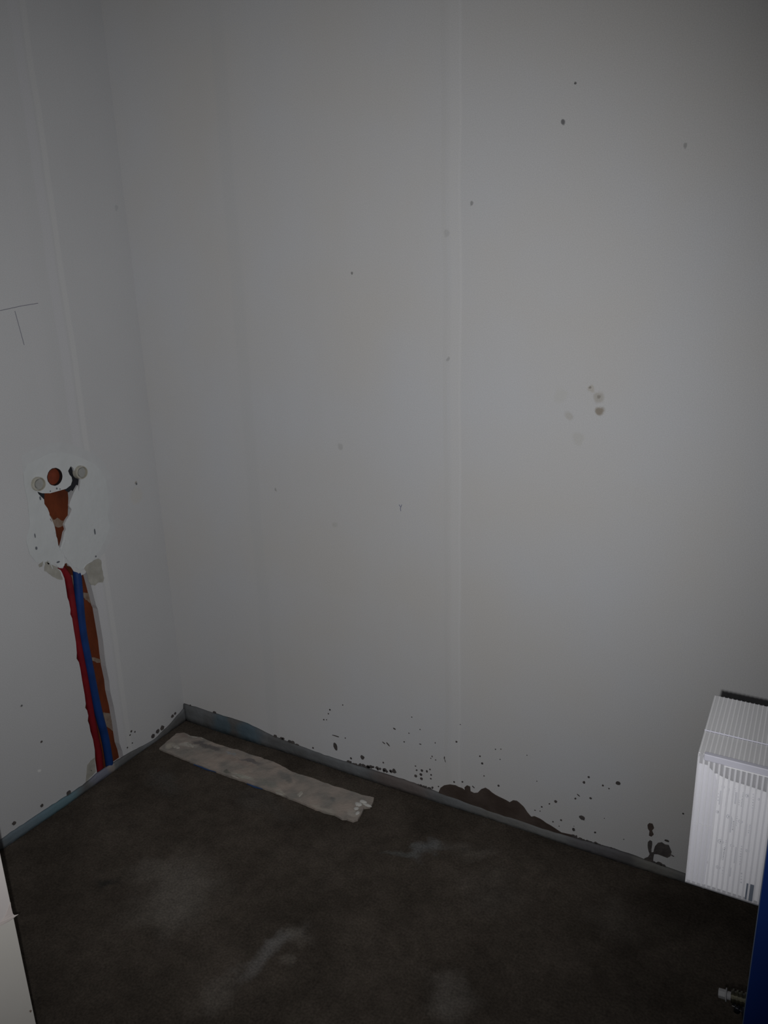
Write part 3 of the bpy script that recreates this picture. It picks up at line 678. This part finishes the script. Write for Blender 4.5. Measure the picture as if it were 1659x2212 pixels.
def glyphs(X, Y, Xe, Ye, n_, bm_, w_=.0015):
    a, b_ = Z6(X, Y), Z6(Xe, Ye)
    for i in range(n_):
        p = a.lerp(b_, i/max(n_-1, 1)); ww = w_*rr.uniform(.5, 1); hh = (a-b_).length/n_*rr.uniform(.2, .38)
        box(bm_, p.x-ww/2, p.x+ww/2, py_-.0002, py_+.0001, p.z-hh, p.z+hh)
for X, Y, Xe, Ye, n_ in ((600,400,560,640,14),(570,480,550,640,9),(680,400,690,480,4),(795,460,770,640,9),(740,560,735,620,3),(545,740,515,980,11),(660,850,650,960,6),(430,1090,405,1280,9),
                         (540,1210,515,1370,8),(560,1110,550,1220,5),(770,1190,745,1430,8),(930,480,920,740,8),(885,900,865,1000,5),(455,470,450,560,3),(710,780,700,900,5),(520,1480,510,1600,4),(770,1560,765,1680,4)):
    glyphs(X, Y, Xe, Ye, n_, bmi if X in (600,795,545,430,660,540) else bmp)
for X, Y, r_ in ((600,785,.0028),(755,850,.0022),(485,1125,.003),(640,1180,.002),(850,1250,.002),(450,1475,.0024),(450,720,.0022),(855,500,.0024),(1015,550,.0016),(520,375,.0018),(340,1060,.002),(300,1405,.0018)):
    c = Z6(X, Y); n = 14
    o1 = [Vector((c.x+r_*math.cos(2*math.pi*k/n), py_-.0002, c.z+r_*math.sin(2*math.pi*k/n))) for k in range(n)]
    i1 = [Vector((c.x+r_*.7*math.cos(2*math.pi*k/n), py_-.0002, c.z+r_*.7*math.sin(2*math.pi*k/n))) for k in range(n)]
    slab(bmp, o1, [i1], Vector((0, .0003, 0))); box(bmi, c.x-r_*.28, c.x+r_*.28, py_-.0002, py_+.0001, c.z-r_*.4, c.z+r_*.4)
for X, Y, X2, Y2 in ((635,800,655,1000),(500,1210,512,1360),(700,1200,715,1420),(838,880,852,1050),(700,450,712,610),(490,430,500,620),(1040,480,1050,700),(350,730,362,860),(620,1480,632,1600)):
    a, b_ = Z6(X, Y), Z6(X - (Y2-Y)*.12, Y2); w_ = .0009
    pts = [Vector((a.x-w_, py_-.00015, a.z)), Vector((a.x+w_, py_-.00015, a.z)), Vector((b_.x+w_, py_-.00015, b_.z)), Vector((b_.x-w_, py_-.00015, b_.z))]
    slab(bmp, pts, [], Vector((0, .0002, 0)))
o = obj('print_column', bmi, m_ink, sheet); o['kind'] = 'stuff'
o = obj('print_block', bmp, m_ink2, sheet); o['kind'] = 'stuff'
# darker slits and a tab at the lower right of the front
bm = bmesh.new()
for a, b_ in (((1621,1910),(1628,1948)), ((1613,1908),(1617,1944))):
    p, q = Fp(*a), Fp(*b_); box(bm, p.x, p.x+(.0036 if a[0] == 1621 else .0016), yf-.0006, yf+.0002, q.z, p.z)
obj('front_slit', bm, mat('grey_slit', (.13,.15,.19), .6, .3), fp)

# ------------------------------------------------------------------ blue panel in front of the box
yp = yf - .006
e1 = hit(1608, 2212, 1, yp); e2 = hit(1655, 1800, 1, yp); ex = (e1.x + e2.x)/2
t = thing('metal_partition', 'dark blue painted metal panel standing upright at the right edge', 'panel', (ex+.15, yp+.002, 0))
m_navy = mat('blue_paint', (.006,.030,.17), .45, .45, (4, (.008,.022,.12), .4, .65))
bm = bmesh.new(); box(bm, ex+.0008, ex+.34, yp, yp+.004, 0, hit(1659, 1725, 1, yp).z+.03); obj('panel_sheet', bm, m_navy, t)
bm = bmesh.new(); box(bm, ex, ex+.0009, yp-.0002, yp+.0044, 0, hit(1659, 1725, 1, yp).z+.03); o = obj('panel_edge', bm, mat('pale_edge_highlight', (.10,.13,.20), .5, .4), t); o['label'] = 'pale highlight line painted along the edge'  # light caught on the panel's edge, painted as a paler strip

# ------------------------------------------------------------------ threaded fitting at the panel's edge
A = lambda X, Y, d=.045: hit(1500 + X/10.434, 2080 + Y/10.434, 1, yp + d)
t = thing('pipe_fitting', 'threaded pipe fitting with grey plastic plug poking out beside the blue panel', 'fitting', A(900, 760))
ax0, ax1 = A(545, 670), A(1320, 900)
ax1.y = ax0.y; dr = (ax1-ax0).normalized(); Lf = (ax1-ax0).length; scl = Lf/800.0
upv = Vector((0,1,0)).cross(dr).normalized()
def seg(bm, s0_, s1_, r_, n_=24): tube(bm, [ax0 + dr*(s0_*scl), ax0 + dr*(s1_*scl)], r_*scl, n_)
m_plug = mat('grey_plug', (.30,.30,.31), .6, .3); m_brass = mat('dull_brass', (.07,.066,.04), .45, .5, (90, (.035,.034,.025), .4, .6), metal=.6)
m_steel = mat('chrome', (.55,.55,.57), .18, .5, metal=1)
bm = bmesh.new(); seg(bm, 0, 170, 118, 6); seg(bm, 170, 200, 165); seg(bm, 200, 320, 100); obj('plug', bm, m_plug, t, bevel=.0006)
bm = bmesh.new(); seg(bm, 300, 820, 150)
for k in range(5): seg(bm, 330+k*95, 370+k*95, 190)
obj('thread', bm, m_brass, t)
bm = bmesh.new()
for k in range(3): tube(bm, [ax0+dr*((330+k*80)*scl)+upv*(135+30*k)*scl+Vector((0,-150*scl,0)), ax0+dr*((390+k*80)*scl)+upv*(145+35*k)*scl+Vector((0,-150*scl,0))], 16*scl, 10)
o = obj('clip', bm, m_steel, t); o['label'] = 'shiny metal clip'
bm = bmesh.new(); tube(bm, [ax0+dr*(430*scl)+upv*150*scl, ax0+dr*(420*scl)+upv*420*scl], 80*scl, 16); tube(bm, [ax0+dr*(600*scl)+upv*100*scl, ax0+dr*(640*scl)+upv*800*scl], 90*scl, 16)
obj('outlet_tube', bm, m_rubber, t, smooth=True)
